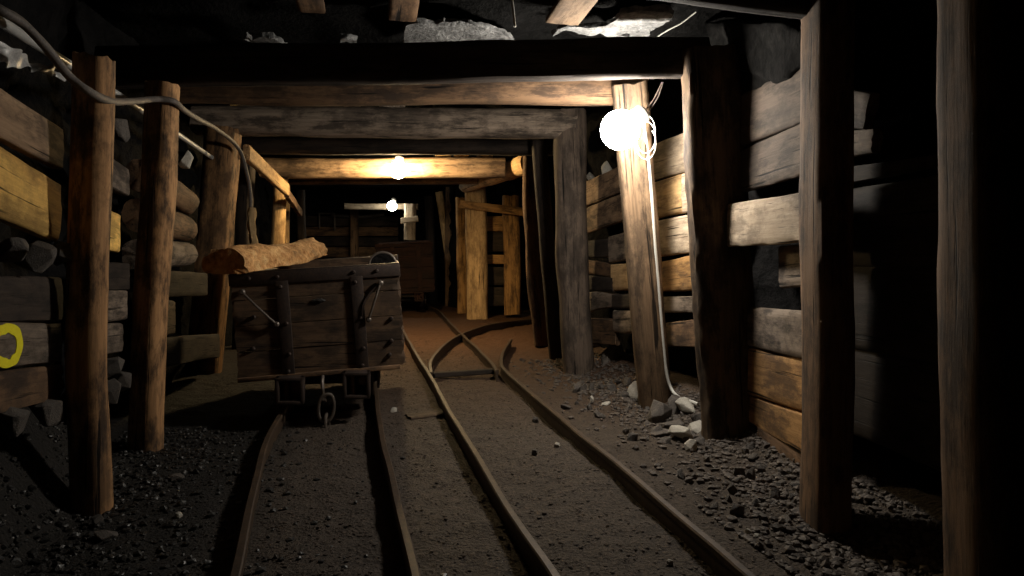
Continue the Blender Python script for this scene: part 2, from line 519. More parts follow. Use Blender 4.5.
# ------------------------------------------------------------------ cap timbers
def cap(a, b, Y, h_px, mat, label, depth=None, Y2=None, **kw):
    p0, p1 = P(a[0], a[1], Y), P(b[0], b[1], Y2 or Y)
    h = h_px * Y / F
    kw.setdefault('ex', 3)
    kw.setdefault('rough', 0.03)
    return timber('cap_timber', p0, p1, depth or h, h, mat, label, 'beam', 'cross timbers carrying the tunnel roof', **kw)

cap((-40, -106), (848, -3), 2.98, 46, 'dark', 'nearest roof timber running out of the top of the photo onto the squared right post', depth=0.12, ex=5, Y2=3.06, ragged=0.012)
cap((100, 68), (708, 58), 4.42, 38, 'dark', 'wide black-faced roof timber in front of the bright lamp', depth=0.12, ex=7, ragged=0.02)
cap((150, 90), (646, 91), 5.1, 27, 'brown', 'pale roof timber glowing beside the bright lamp', depth=0.16, ex=3, rough=0.04)
cap((196, 121), (575, 124), 6.95, 29, 'grey', 'round weathered log across the roof, behind the pale lamp timber', ex=2.2, rough=0.05)
cap((232, 146), (560, 146), 8.3, 17, 'dark', 'shadowed roof timber just beneath the round weathered log', depth=0.22, ex=4)
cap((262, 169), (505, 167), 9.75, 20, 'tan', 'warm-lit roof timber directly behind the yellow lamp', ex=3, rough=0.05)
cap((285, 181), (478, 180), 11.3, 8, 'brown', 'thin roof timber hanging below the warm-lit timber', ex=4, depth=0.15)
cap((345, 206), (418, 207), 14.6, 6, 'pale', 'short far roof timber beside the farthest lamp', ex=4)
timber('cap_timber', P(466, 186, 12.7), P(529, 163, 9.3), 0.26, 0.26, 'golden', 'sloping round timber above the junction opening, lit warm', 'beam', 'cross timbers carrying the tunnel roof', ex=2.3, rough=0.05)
timber('crosspiece', P(460, 204, 12.72), P(530, 213, 12.72), 0.07, 0.15, 'orange', 'narrow board nailed across the two orange junction posts', 'board', ex=7, rough=0.02)
timber('brace_board', P(246, 152, 7.0), P(287, 190, 9.0), 0.07, 0.16, 'golden', 'sloping side board between the left posts above the wagon', 'board', ex=7, rough=0.02)
timber('brace_board', P(287, 193, 9.1), P(300, 213, 11.5), 0.07, 0.12, 'brown', 'smaller sloping board farther down the left posts', 'board', ex=7, rough=0.02)

# ------------------------------------------------------------------ wall planks
def plank(poly, px0, tb0, px1, tb1, mat, label, e0=0.0, e1=0.0, th=0.06, off=0.0, group=None, **kw):
    sg = 1 if poly is WR else -1
    y0 = wall_hit(px0, poly, sg * off)
    y1 = wall_hit(px1, poly, sg * off)
    a0, b0 = P(px0, tb0[0], y0), P(px0, tb0[1], y0)
    a1, b1 = P(px1, tb1[0], y1), P(px1, tb1[1], y1)
    p0, p1 = (a0 + b0) / 2, (a1 + b1) / 2
    h0, h1 = (a0 - b0).length, (a1 - b1).length
    d = (p1 - p0).normalized()
    out = Vector((d.y, -d.x, 0)).normalized()
    if out.x * sg < 0:
        out = -out
    p0 = p0 - d * e0 + out * th / 2
    p1 = p1 + d * e1 + out * th / 2
    kw.setdefault('ex', 9)
    kw.setdefault('rough', 0.018)
    kw.setdefault('ragged', 0.012)
    kw.setdefault('chip', 0.05)
    return timber(kw.pop('name', 'lagging_plank'), p0, p1, th, h0, mat, label, kw.pop('cat', 'plank'),
                  group or ('planks lining the right wall' if sg > 0 else 'planks lining the left wall'), taper=h1 / h0, **kw)

# left wall, nearest bay
plank(WL, 0, (86, 138), 62, (126, 168), 'tan', 'topmost grey-brown wall plank at the left edge of the photo', 0.35, 0.02)
plank(WL, 0, (144, 218), 59, (181, 241), 'yellow', 'bright yellow wide wall plank at the left edge', 0.35, 0.02)
plank(WL, 0, (277, 320), 58, (278, 322), 'dark', 'dark wall plank above the plank with the yellow paint ring', 0.35, 0.03)
PAINTED = plank(WL, 0, (322, 368), 58, (322, 361), 'grey', 'grey wall plank sprayed with a yellow ring', 0.35, 0.05)
plank(WL, 0, (371, 414), 58, (365, 399), 'brown', 'lowest brown plank of the left wall, under the painted plank', 0.35, 0.04)
# second bay, between the two near left posts
plank(WL, 104, (152, 184), 128, (168, 196), 'grey', 'small grey board end at the top, right of the thick round post', 0.1, 0.02)
plank(WL, 104, (206, 248), 121, (214, 252), 'yellow', 'yellow board end peeping out right of the thick round post', 0.1, 0.0)
plank(WL, 104, (262, 291), 128, (263, 290), 'dark', 'upper dark board between the two near left posts', 0.1, 0.04)
plank(WL, 104, (291, 323), 126, (291, 320), 'grey', 'middle dull board between the two near left posts', 0.1, 0.02)
plank(WL, 102, (325, 356), 122, (324, 353), 'grey', 'lowest grey board between the two near left posts', 0.1, 0.02)
# third bay: round lagging logs
LG = 'round logs stacked behind the left posts'
plank(WL, 160, (164, 196), 199, (190, 214), 'brown', 'uppermost round log behind the second and third left posts', 0.1, 0, th=0.2, ex=2.1, name='lagging_log', cat='log', group=LG, rough=0.05)
plank(WL, 160, (200, 234), 198, (217, 242), 'brown', 'middle round log behind the second and third left posts', 0.1, 0, th=0.2, ex=2.1, name='lagging_log', cat='log', group=LG, rough=0.05)
plank(WL, 160, (238, 268), 197, (243, 268), 'grey', 'lowest bark-rough log behind the second and third left posts', 0.1, 0, th=0.2, ex=2.1, name='lagging_log', cat='log', group=LG, rough=0.07)
plank(WL, 160, (270, 297), 200, (272, 296), 'dark', 'dark board directly under the stacked round logs', 0.1, 0.3)
plank(WL, 158, (299, 335), 176, (301, 334), 'grey', 'dull board end right of the second left post, below the logs', 0.1, 0.0)
plank(WL, 156, (338, 368), 215, (334, 358), 'dark', 'lowest dark board left of the wagon', 0.1, 0.2)
# right wall, bay behind the pale lamp post (far half)
plank(WR, 572, (187, 212), 627, (162, 188), 'tan', 'top plank of the bay left of the pale lamp post', 0.2, 0.15)
plank(WR, 572, (213, 238), 629, (190, 218), 'tan', 'second plank down, left of the pale lamp post', 0.2, 0.15)
plank(WR, 608, (236, 263), 634, (229, 258), 'grey', 'third plank down, butting against the pale lamp post', 0.0, 0.15)
plank(WR, 611, (265, 292), 638, (262, 288), 'golden', 'yellowish fourth plank touching the pale lamp post', 0.0, 0.15)
BL = 'rough timber blocks packed into the right wall'
plank(WR, 582, (241, 258), 607, (238, 256), 'dark', 'uppermost small packing block, beside the dull weathered post', 0.1, 0, group=BL, name='packing_block', cat='block', rough=0.04)
plank(WR, 584, (260, 274), 610, (264, 277), 'brown', 'second packing block down, beside the dull weathered post', 0.1, 0, group=BL, name='packing_block', cat='block', rough=0.04)
plank(WR, 586, (276, 290), 613, (278, 292), 'dark', 'third packing block down, thin and dark, near the dull weathered post', 0.1, 0, group=BL, name='packing_block', cat='block', rough=0.04)
plank(WR, 587, (292, 314), 616, (294, 306), 'grey', 'fourth packing block down, near the dull weathered post', 0.1, 0, group=BL, name='packing_block', cat='block', rough=0.05)
plank(WR, 611, (295, 309), 640, (293, 309), 'dark', 'dark packing block left of the pale post, knee high', 0.0, 0.1, group=BL, name='packing_block', cat='block', rough=0.05)
plank(WR, 588, (318, 344), 614, (320, 345), 'brown', 'lowest packing block beside the dull weathered post, above the rocks', 0.1, 0, group=BL, name='packing_block', cat='block', rough=0.05)
plank(WR, 613, (311, 333), 644, (312, 334), 'grey', 'squarish packing block low down left of the pale post', 0.0, 0.1, group=BL, name='packing_block', cat='block', rough=0.05)
# bay between the lamp post and the broad dark post
plank(WR, 654, (143, 179), 690, (129, 171), 'pale', 'top whitish plank between the white cable and the broad dark post', 0.1, 0.25)
plank(WR, 654, (182, 219), 681, (174, 213), 'golden', 'yellow-brown plank piece, second down, right of the white cable', 0.15, 0.0)
plank(WR, 682, (173, 213), 692, (170, 210), 'pale', 'narrow pale plank piece between the yellow-brown piece and the splintered edge', 0.0, 0.25)
plank(WR, 656, (221, 257), 695, (213, 251), 'pale', 'grey scratched plank, third down, right of the white cable', 0.15, 0.25)
plank(WR, 658, (262, 291), 696, (253, 290), 'orange', 'orange plank, fourth down, right of the white cable', 0.15, 0.25)
plank(WR, 660, (297, 314), 698, (297, 312), 'grey', 'narrow plank under the orange plank, gaps above and below', 0.15, 0.25)
plank(WR, 662, (323, 346), 700, (319, 348), 'brown', 'bottom brown plank above the rock pile, right of the white cable', 0.15, 0.25)
# bay between broad dark post and squared post
plank(WR, 728, (98, 151), 802, (65, 121), 'dusty', 'upper shadow-crossed plank under the grey rock slab', 0.1, 0.2)
plank(WR, 728, (155, 196), 802, (122, 174), 'dusty', 'second plank under the grey rock slab, half in shadow', 0.1, 0.2)
plank(WR, 728, (204, 247), 802, (191, 240), 'pale', 'single bright pale plank between the broad dark and the squared posts', 0.02, 0.2, off=-0.14)
plank(WR, 779, (246, 288), 806, (243, 284), 'grey', 'short grey plank end below the bright pale plank', 0, 0.2)
plank(WR, 746, (306, 345), 802, (310, 359), 'grey', 'waist-low brownish plank left of the squared post', 0.15, 0.2)
plank(WR, 746, (347, 394), 802, (360, 412), 'orange', 'orange-tinted plank low left of the squared post', 0.15, 0.2)
plank(WR, 752, (397, 424), 802, (413, 452), 'orange', 'second orange-tinted plank from the floor, left of the squared post', 0.15, 0.2)
plank(WR, 770, (432, 468), 802, (455, 492), 'brown', 'lowest plank half buried in gravel left of the squared post', 0.2, 0.2)
# bay right of the squared post
plank(WR, 838, (88, 128), 866, (94, 130), 'grey', 'upper short grey board end lit right of the squared post', 0.1, 0.0)
plank(WR, 838, (131, 160), 870, (130, 154), 'grey', 'lower short grey board end lit right of the squared post', 0.1, 0.0)
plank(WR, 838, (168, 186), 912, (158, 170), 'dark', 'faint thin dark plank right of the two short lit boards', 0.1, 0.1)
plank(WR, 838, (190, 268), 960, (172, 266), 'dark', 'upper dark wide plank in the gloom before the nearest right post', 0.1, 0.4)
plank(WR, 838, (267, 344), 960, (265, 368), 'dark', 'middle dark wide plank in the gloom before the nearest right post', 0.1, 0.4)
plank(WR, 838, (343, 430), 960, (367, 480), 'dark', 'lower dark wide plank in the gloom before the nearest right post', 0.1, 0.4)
# junction opening planks at the far right
JG = 'planks closing the junction opening'
for i, (y0, y1, mt, lb) in enumerate([
        (216, 231, 'orange', 'orange broken plank at head height in the junction opening'),
        (233, 252, 'dark', 'dark plank under the orange broken plank in the junction'),
        (255, 264, 'orange', 'thin orange plank at waist height in the junction opening'),
        (267, 285, 'dark', 'lower dark plank in the junction opening'),
        (287, 306, 'dark', 'bottom dark plank in the junction opening')]):
    timber('lagging_plank', P(480, (y0 + y1) / 2, 13.25), P(510, (y0 + y1) / 2, 13.25), 0.07, (y1 - y0) * 13.25 / F, mt, lb, 'plank', JG, ex=8, rough=0.03, ragged=0.02)
# back wall planks behind the wagon
BG = 'planks of the far back wall'
for i, (y0, y1, lb) in enumerate([
        (216, 226, 'top plank of the far back wall, under the thin pipe'),
        (227, 236, 'second plank down of the far back wall'),
        (237, 246, 'third plank down of the far back wall'),
        (247, 257, 'lowest visible plank of the far back wall, above the wagon rim')]):
    timber('lagging_plank', P(303, (y0 + y1) / 2, 17.3), P(398, (y0 + y1) / 2, 17.3), 0.06, (y1 - y0) * 17.3 / F, 'brown' if i % 2 else 'dark', lb, 'plank', BG, ex=8, rough=0.03)
post((354, 205), (354, 304), 8, 'brown', 'upright in front of the far back wall planks', Y=17.0, zf=0)

# yellow sprayed ring on the painted plank
def paint_ring():
    mw = PAINTED.matrix_world.inverted()
    y0 = wall_hit(5, WL)
    c = mw @ P(-9, 346, y0)
    kx = 1.0
    outer, inner = [], []
    n = 40
    # inner face of the plank looks towards +X of the world
    side = (mw.to_3x3() @ Vector((1, 0, 0))).y
    ysurf = math.copysign(0.06 * 0.5 * 1.03 + 0.003, side)
    vs, fs = [], []
    for i in range(n):
        a = 2 * math.pi * i / n
        ro = 1 + 0.12 * noise.noise(Vector((math.cos(a) * 2, math.sin(a) * 2, 1)))
        ri = 0.58 + 0.12 * noise.noise(Vector((math.cos(a) * 2, math.sin(a) * 2, 7)))
        for rr, yy in ((ri, 0.0), (ri, 1.0), (ro, 1.0), (ro, 0.0)):
            vs.append(Vector((c.x + math.cos(a) * 0.125 * rr, ysurf - math.copysign(0.006 * (1 - yy), side), c.z + math.sin(a) * 0.088 * rr)))
    for i in range(n):
        j = (i + 1) % n
        for k in range(4):
            l = (k + 1) % 4
            fs.append((i * 4 + k, i * 4 + l, j * 4 + l, j * 4 + k))
    o = mesh_obj('paint_ring', vs, fs, M['paint'], PAINTED)
    o['label'] = 'yellow sprayed paint ring'
paint_ring()

# ------------------------------------------------------------------ roof boards and packing above the black timber
RG = 'roof boards laid over the cross timbers'
def roof_board(px, py, Y1, w_px, Y0, z_dir, mat, label):
    far = P(px, py, Y1)
    near = Vector((far.x + 0.2 * (Y1 - Y0), Y0, far.z + z_dir))
    timber('roof_board', near, far, w_px * Y1 / F, 0.035, mat, label, 'board', RG, ex=9, rough=0.015, ragged=0.01)
roof_board(312, 10, 4.12, 26, 2.6, 0.03, 'brown', 'leftmost roof board poking out at the top of the photo')
roof_board(402, 18, 4.12, 27, 2.6, 0.03, 'brown', 'middle roof board poking out at the top of the photo')
roof_board(562, 22, 4.12, 34, 2.6, 0.03, 'tan', 'pale slanting roof board at the top, right of the thin white rod')

def board_end(px, py, Y, w_px, h_px, mat, label, group):
    far = P(px, py, Y)
    near_end = Vector((far.x, Y, far.z))
    timber('roof_board', near_end, near_end + Vector((-0.1, 0.55, 0.02)), w_px * Y / F, h_px * Y / F, mat, label, 'board', group, ex=8, rough=0.03, ragged=0.02)
BW = 'board ends lying over the warm-lit roof timber'
board_end(443, 155, 9.72, 15, 5, 'golden', 'leftmost golden board end over the warm-lit roof timber', BW)
board_end(462, 155, 9.72, 13, 4, 'orange', 'middle golden board end over the warm-lit roof timber', BW)
board_end(487, 156, 9.72, 11, 8, 'golden', 'tallest golden board end over the warm-lit roof timber, at its right', BW)
BL2 = 'board ends lying over the round weathered log'
board_end(236, 103, 6.9, 11, 6, 'yellow', 'yellow board end over the left of the round weathered log', BL2)
board_end(292, 104, 6.9, 9, 5, 'grey', 'small grey board end over the round weathered log', BL2)
board_end(352, 104, 6.9, 16, 6, 'tan', 'tan board end over the middle of the round weathered log', BL2)
board_end(392, 104, 6.9, 26, 6, 'grey', 'wide grey board end over the round weathered log, under the lamp timber', BL2)
def lamplit_roof_patch(px, z, label):  # pale slab added where lamplight catches the roof, brightness put in the colour
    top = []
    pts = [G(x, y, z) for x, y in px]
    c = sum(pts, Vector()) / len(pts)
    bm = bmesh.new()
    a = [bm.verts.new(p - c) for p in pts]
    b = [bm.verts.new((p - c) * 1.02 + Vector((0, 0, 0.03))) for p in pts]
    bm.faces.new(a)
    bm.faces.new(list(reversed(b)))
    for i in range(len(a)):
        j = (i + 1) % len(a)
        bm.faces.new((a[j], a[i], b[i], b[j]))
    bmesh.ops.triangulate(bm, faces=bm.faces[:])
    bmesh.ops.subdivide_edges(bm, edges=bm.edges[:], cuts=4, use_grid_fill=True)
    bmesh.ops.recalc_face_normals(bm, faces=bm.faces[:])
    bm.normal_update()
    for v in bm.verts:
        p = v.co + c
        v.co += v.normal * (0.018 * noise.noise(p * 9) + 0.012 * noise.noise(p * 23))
    me = bpy.data.meshes.new('lamplit_roof_patch')
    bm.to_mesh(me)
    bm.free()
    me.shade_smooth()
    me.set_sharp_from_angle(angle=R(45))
    me.materials.append(M['litroof'])
    o = bpy.data.objects.new('lamplit_roof_patch', me)
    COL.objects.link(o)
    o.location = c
    tag(o, label, 'rock', 'pale slabs added for lamplit roof rock above the black-faced timber', 'thing')
lamplit_roof_patch([(403, 45), (406, 26), (418, 23), (436, 25), (444, 22), (458, 26), (470, 24), (488, 29), (500, 32), (511, 38), (512, 45)], 2.70, 'long pale strip added for lamplit roof rock showing above the black-faced roof timber, photo centre')
lamplit_roof_patch([(553, 36), (558, 29), (567, 26), (588, 28), (606, 26), (615, 21), (621, 14), (636, 11), (668, 11), (674, 16), (660, 26), (650, 31), (648, 38), (640, 40), (633, 47), (627, 44), (628, 36), (600, 33), (588, 35), (566, 31)], 2.70, 'ragged pale patch added for lamplit roof rock right of the pale slanting board')
lamplit_roof_patch([(242, 41), (247, 36), (252, 40), (262, 37), (273, 38), (283, 44), (288, 50), (279, 52), (268, 44), (254, 44)], 2.62, 'small pale patch added for lamplit roof rock left of the leftmost roof board')
lamplit_roof_patch([(340, 43), (341, 38), (351, 39), (357, 41), (357, 43)], 2.62, 'tiny pale chip added for lamplit roof rock between the leftmost and middle roof boards')

# ------------------------------------------------------------------ rocks
def rock_mesh(name, seed, n=26, flat=1.0, mat='rock'):
    rnd = random.Random(seed)
    bm = bmesh.new()
    for _ in range(n):
        v = Vector((rnd.gauss(0, 1), rnd.gauss(0, 1), rnd.gauss(0, 1))).normalized() * rnd.uniform(0.72, 1.0)
        bm.verts.new((v.x * 0.5, v.y * 0.5 * rnd.uniform(0.85, 1), max(-0.5, min(0.5, v.z * 0.75)) * flat))
    r = bmesh.ops.convex_hull(bm, input=bm.verts[:])
    bmesh.ops.delete(bm, geom=[g for g in r['geom_interior'] if isinstance(g, bmesh.types.BMVert)], context='VERTS')
    bmesh.ops.dissolve_limit(bm, angle_limit=R(14), verts=bm.verts[:], edges=bm.edges[:])
    bmesh.ops.bevel(bm, geom=bm.edges[:], offset=0.018, segments=1, affect='EDGES')
    bmesh.ops.triangulate(bm, faces=bm.faces[:])
    me = bpy.data.meshes.new(name)
    bm.to_mesh(me)
    bm.free()
    me.materials.append(M[mat])
    return me
ROCKS = [rock_mesh('rock', 10 + i, 22, 1.0) for i in range(6)]
SLABS = [rock_mesh('slab', 40 + i, 20, 0.36) for i in range(6)]
PSLABS = [rock_mesh('slab', 60 + i, 20, 0.36, 'palerock') for i in range(4)]
PROCKS = [rock_mesh('rock', 80 + i, 22, 0.8, 'palerock') for i in range(4)]

rr = random.Random(5)
def rock(px, py, w_px, label, meshes=ROCKS, name='rock', group='loose rocks on the mine floor', tilt=0.3, aspect=1.0, Y=None, lift=0.0, hz=1.0):
    if Y is None:
        p = G(px, py)
        for _ in range(4):
            p = G(px, py, gh(p.x, p.y))
    else:
        p = P(px, py, Y)
    s = w_px * p.y / F
    o = bpy.data.objects.new(name, meshes[rr.randrange(len(meshes))])
    COL.objects.link(o)
    o.scale = (s, s * aspect, s * hz)
    o.rotation_euler = (rr.uniform(-tilt, tilt), rr.uniform(-tilt, tilt), rr.uniform(0, 6.28))
    o.location = (p.x, p.y, p.z + s * 0.2 * (0.36 if meshes in (SLABS, PSLABS) else 1) + lift)
    tag(o, label, 'rock', group, 'thing')
    return o

RP = 'rocks heaped at the foot of the white cable'
rock(659, 423, 32, 'grey blocky rock at the left of the heap below the white cable', group=RP)
rock(692, 417, 42, 'large pale flat slab at the foot of the splintered post', PSLABS, 'rock_slab', RP, tilt=0.45, lift=0.05)
rock(683, 439, 36, 'pale pointed slab lying lowest in the heap', PSLABS, 'rock_slab', RP, tilt=0.4, lift=0.02)
rock(697, 433, 25, 'small pale slab leaning against the splintered post', PSLABS, 'rock_slab', RP, tilt=0.6, lift=0.02)
rock(691, 450, 19, 'small tan stone just below the pale pointed slab', PROCKS, 'rock', RP)
rock(676, 414, 28, 'grey rock between the blocky rock and the large pale slab', group=RP)
rock(672, 429, 32, 'flat grey slab in the middle of the heap', SLABS, 'rock_slab', RP)
rock(662, 436, 28, 'flat dark slab at the lower left of the heap', SLABS, 'rock_slab', RP)
rock(700, 424, 18, 'dark rock wedged under the large pale slab', group=RP)
rock(688, 398, 14, 'grey rock behind the end of the white cable', group=RP, lift=0.03)
rock(700, 395, 16, 'grey slab at the cable end beside the splintered post', SLABS, 'rock_slab', RP, lift=0.05)
rock(671, 397, 12, 'dark stone left of the cable bend', group=RP)
rock(637, 398, 24, 'pale-topped rock left of the foot of the pale post', PROCKS, group=RP, lift=0.02)
LR = 'rocks along the planked bay left of the pale post'
rock(611, 374, 30, 'large grey pointed rock under the packing blocks', group=LR, lift=0.08, hz=1.3)
rock(633, 368, 14, 'pale-edged rock high beside the pale post', PROCKS, group=LR, lift=0.06)
rock(598, 366, 14, 'grey rock right of the foot of the dull weathered post', group=LR)
rock(592, 401, 9, 'small white stone between the rail and the wall rocks', PROCKS, group=LR)
rock(606, 405, 12, 'flat tan slab beside the small white stone', PSLABS, 'rock_slab', LR)
rock(622, 394, 15, 'grey slab between the tan slab and the pale-topped rock', SLABS, 'rock_slab', LR)
rock(600, 388, 14, 'grey slab lying below the large pointed rock', SLABS, 'rock_slab', LR)
rock(566, 408, 15, 'low dark slab right against the right-hand rail', SLABS, 'rock_slab', LR)
GR = 'larger stones in the gravel right of the track'
rock(738, 476, 15, 'grey stone in the gravel below the broad dark post', group=GR)
rock(760, 500, 16, 'greyish slab in the gravel halfway to the photo bottom', SLABS, 'rock_slab', GR)
rock(748, 534, 9, 'small pale stone near the rail at the bottom right', PROCKS, group=GR)
rock(757, 538, 8, 'small yellowish stone right of the small pale stone', PROCKS, group=GR)
rock(783, 474, 16, 'dark slab leaning against the half buried plank', SLABS, 'rock_slab', GR, tilt=0.6)
rock(640, 488, 14, 'flat dark stone hugging the right rail outer side', SLABS, 'rock_slab', GR)
FG = 'stones lying between the rails and at the left'
rock(176, 479, 20, 'flat grey slab on black dirt right of the thick round post', SLABS, 'rock_slab', FG, tilt=0.1)
rock(107, 537, 30, 'flat pale-edged slab at the foot of the thick round post', SLABS, 'rock_slab', FG, tilt=0.2)
rock(98, 524, 14, 'dark rock right at the foot of the thick round post', group=FG)
rock(179, 517, 9, 'tiny pale stone on the black dirt left of the track', PROCKS, group=FG)
rock(557, 447, 8, 'small tan stone between the rails of the main track', PROCKS, group=FG)
rock(535, 422, 8, 'small brown stone farther up the main track', group=FG)
rock(534, 455, 9, 'lone dark stone lying mid track', group=FG)
rock(670, 565, 9, 'light stone on the track bed at the bottom edge', PROCKS, group=FG)
rock(394, 412, 8, 'white chip beside the right rail under the wagon', PROCKS, group=FG)
WG = 'rocks stacked behind the left wall planks'
for px, py, w, Y, lb in [
        (14, 258, 32, 2.66, 'grey rock in the gap under the bright yellow plank, nearest the photo edge'),
        (36, 264, 36, 2.83, 'tan broad rock in the gap under the bright yellow plank'),
        (62, 258, 26, 3.08, 'light grey rock in the gap beside the thick round post'),
        (48, 420, 34, 3.0, 'white-streaked rock beneath the lowest left plank'),
        (14, 430, 36, 2.7, 'dark rock beneath the lowest left plank at the photo edge'),
        (112, 372, 24, 3.95, 'upper rock heaped between the two near left posts'),
        (122, 386, 24, 4.05, 'angular grey rock heaped between the two near left posts'),
        (110, 398, 26, 3.95, 'lower dark rock heaped between the two near left posts'),
        (118, 135, 28, 4.0, 'dark roof-side rock above the board ends, right of the thick post'),
        (186, 165, 22, 5.0, 'small pale broken rock resting on the uppermost round log')]:
    rock(px, py, w, lb, ROCKS if 'pale' not in lb else PROCKS, group=WG, Y=Y, tilt=0.8)
rock(590, 178, 18, 'pale rock lodged above the top plank beside the lamp', PSLABS, 'rock_slab', 'rocks lodged on the right wall planks', Y=7.6, tilt=1.2)
rock(608, 172, 22, 'second pale rock slab lodged above the top plank near the lamp', PSLABS, 'rock_slab', 'rocks lodged on the right wall planks', Y=7.0, tilt=1.2)

# big grey rock slab above the planks between the broad and squared posts
def wall_slab():
    out = [(704, 22), (740, 18), (802, 26), (806, 62), (795, 68), (777, 82), (760, 86), (750, 92), (730, 103), (716, 98)]
    y = 4.2
    front = [P(x, v, wall_hit(x, WR, -0.02)) for x, v in out]
    c = sum(front, Vector()) / len(front)
    bm = bmesh.new()
    a = [bm.verts.new(p) for p in front]
    b = [bm.verts.new(p + Vector((0.16, 0.03, 0.0)) + (c - p) * 0.05) for p in front]
    bm.faces.new(a)
    bm.faces.new(list(reversed(b)))
    for i in range(len(a)):
        j = (i + 1) % len(a)
        bm.faces.new((a[j], a[i], b[i], b[j]))
    bmesh.ops.triangulate(bm, faces=bm.faces[:])
    bmesh.ops.subdivide_edges(bm, edges=bm.edges[:], cuts=5, use_grid_fill=True)
    bmesh.ops.recalc_face_normals(bm, faces=bm.faces[:])
    bm.normal_update()
    for v in bm.verts:
        d = 0.03 * noise.noise(v.co * 5) + 0.015 * noise.noise(v.co * 13)
        v.co += v.normal * d
    for v in bm.verts:
        v.co -= c
    me = bpy.data.meshes.new('rock_slab')
    bm.to_mesh(me)
    bm.free()
    me.shade_smooth()
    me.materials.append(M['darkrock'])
    o = bpy.data.objects.new('rock_slab', me)
    COL.objects.link(o)
    o.location = c
    tag(o, 'large grey jagged rock slab above the planks, upper right', 'rock', None, 'thing')
wall_slab()

# scattered slate chips: individuals right of the track
rr2 = random.Random(11)
n_chip = 0
chips_taken = []
while n_chip < 150:
    y = rr2.uniform(2.9, 6.6)
    dr = abs(rr2.gauss(0, 0.3))
    x = line_x(WR, y) - 0.02 - dr
    if dr > 0.75:
        continue
    railx = 1.02 - 0.255 * (y - 2.4)
    if x < railx + 0.12:
        continue
    s = rr2.choice([0.05, 0.06, 0.07, 0.09, 0.11])
    if any((x - a) ** 2 + (y - b) ** 2 < (0.4 * (s + q)) ** 2 for a, b, q in chips_taken):
        continue
    chips_taken.append((x, y, s))
    pool = SLABS if rr2.random() < 0.7 else ROCKS
    o = bpy.data.objects.new('slate_chip', pool[rr2.randrange(6)])
    COL.objects.link(o)
    o.scale = (s, s * rr2.uniform(0.6, 1), s * rr2.uniform(0.8, 1.3))
    o.rotation_euler = (rr2.uniform(-.5, .5), rr2.uniform(-.5, .5), rr2.uniform(0, 6.28))
    o.location = (x, y, gh(x, y) + s * 0.12)
    tag(o, 'dark slate chip in the rubble between the right rail and the right wall', 'rock', 'slate chips in the rubble by the right wall', 'thing')
    n_chip += 1

# gravel nobody could count
def gravel(name, n, pick, mat, label, smin, smax, seed, zf=(0.35, 0.8)):
    g = np.random.default_rng(seed)
    ico = np.array([(0, 0, 1), (0.89, 0, 0.45), (0.28, 0.85, 0.45), (-0.72, 0.53, 0.45), (-0.72, -0.53, 0.45), (0.28, -0.85, 0.45),
                    (0.72, 0.53, -0.45), (-0.28, 0.85, -0.45), (-0.89, 0, -0.45), (-0.28, -0.85, -0.45), (0.72, -0.53, -0.45), (0, 0, -1)], float)
    tri = [(0, 1, 2), (0, 2, 3), (0, 3, 4), (0, 4, 5), (0, 5, 1), (1, 6, 2), (2, 7, 3), (3, 8, 4), (4, 9, 5), (5, 10, 1),
           (6, 7, 2), (7, 8, 3), (8, 9, 4), (9, 10, 5), (10, 6, 1), (11, 7, 6), (11, 8, 7), (11, 9, 8), (11, 10, 9), (11, 6, 10)]
    V, Fc = [], []
    k = 0
    while k < n:
        x, y = pick(g)
        s = smin + (smax - smin) * g.random() ** 2.5
        v = ico * g.uniform(0.7, 1.15, (12, 1)) * np.array([1, g.uniform(0.6, 1), g.uniform(*zf)]) * s * 0.5
        a = g.uniform(0, 6.28)
        c, q = math.cos(a), math.sin(a)
        v = v @ np.array([[c, q, 0], [-q, c, 0], [0, 0, 1]])
        v += np.array([x, y, ghf(x, y) + s * 0.1])
        o = k * 12
        V += v.tolist()
        Fc += [(a_ + o, b_ + o, c_ + o) for a_, b_, c_ in tri]
        k += 1
    o = mesh_obj(name, V, Fc, mat, flat=True)
    tag(o, label, 'gravel', None, 'stuff')

def pick_right(g):
    y = 2.3 + 5.5 * g.random() ** 1.5
    x = line_x(WR, y) + 0.12 - abs(g.normal(0, 0.38))
    return max(x, 1.10 - 0.255 * (y - 2.4)), y
def pick_left(g):
    y = 2.3 + 2.4 * g.random() ** 1.2
    return line_x(WL, y) - 0.2 + abs(g.normal(0, 0.55)), y
def pick_track(g):
    y = 2.2 + 7.5 * g.random() ** 1.7
    return -0.255 * (y - 2.4) + g.uniform(-1.1, 1.1), y
gravel('slate_gravel', 7000, pick_right, M['gravel'], 'grey broken slate gravel banked along the right wall', 0.010, 0.062, 3)
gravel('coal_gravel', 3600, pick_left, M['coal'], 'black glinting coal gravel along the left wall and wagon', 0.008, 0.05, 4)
gravel('track_gravel', 11000, pick_track, M['grit'], 'fine grit and pebbles trodden into the track bed', 0.006, 0.026, 6, (0.15, 0.42))

# ------------------------------------------------------------------ rails
def catmull(pts, step=0.06):
    pts = [Vector(p) for p in pts]
    q = [pts[0] * 2 - pts[1]] + pts + [pts[-1] * 2 - pts[-2]]
    out = []
    for i in range(1, len(q) - 2):
        a, b, c, d = q[i - 1:i + 3]
        n = max(2, int((c - b).length / step))
        for k in range(n):
            t = k / n
            out.append(0.5 * ((2 * b) + (c - a) * t + (2 * a - 5 * b + 4 * c - d) * t * t + (3 * b - a - 3 * c + d) * t ** 3))
    out.append(pts[-1])
    return out

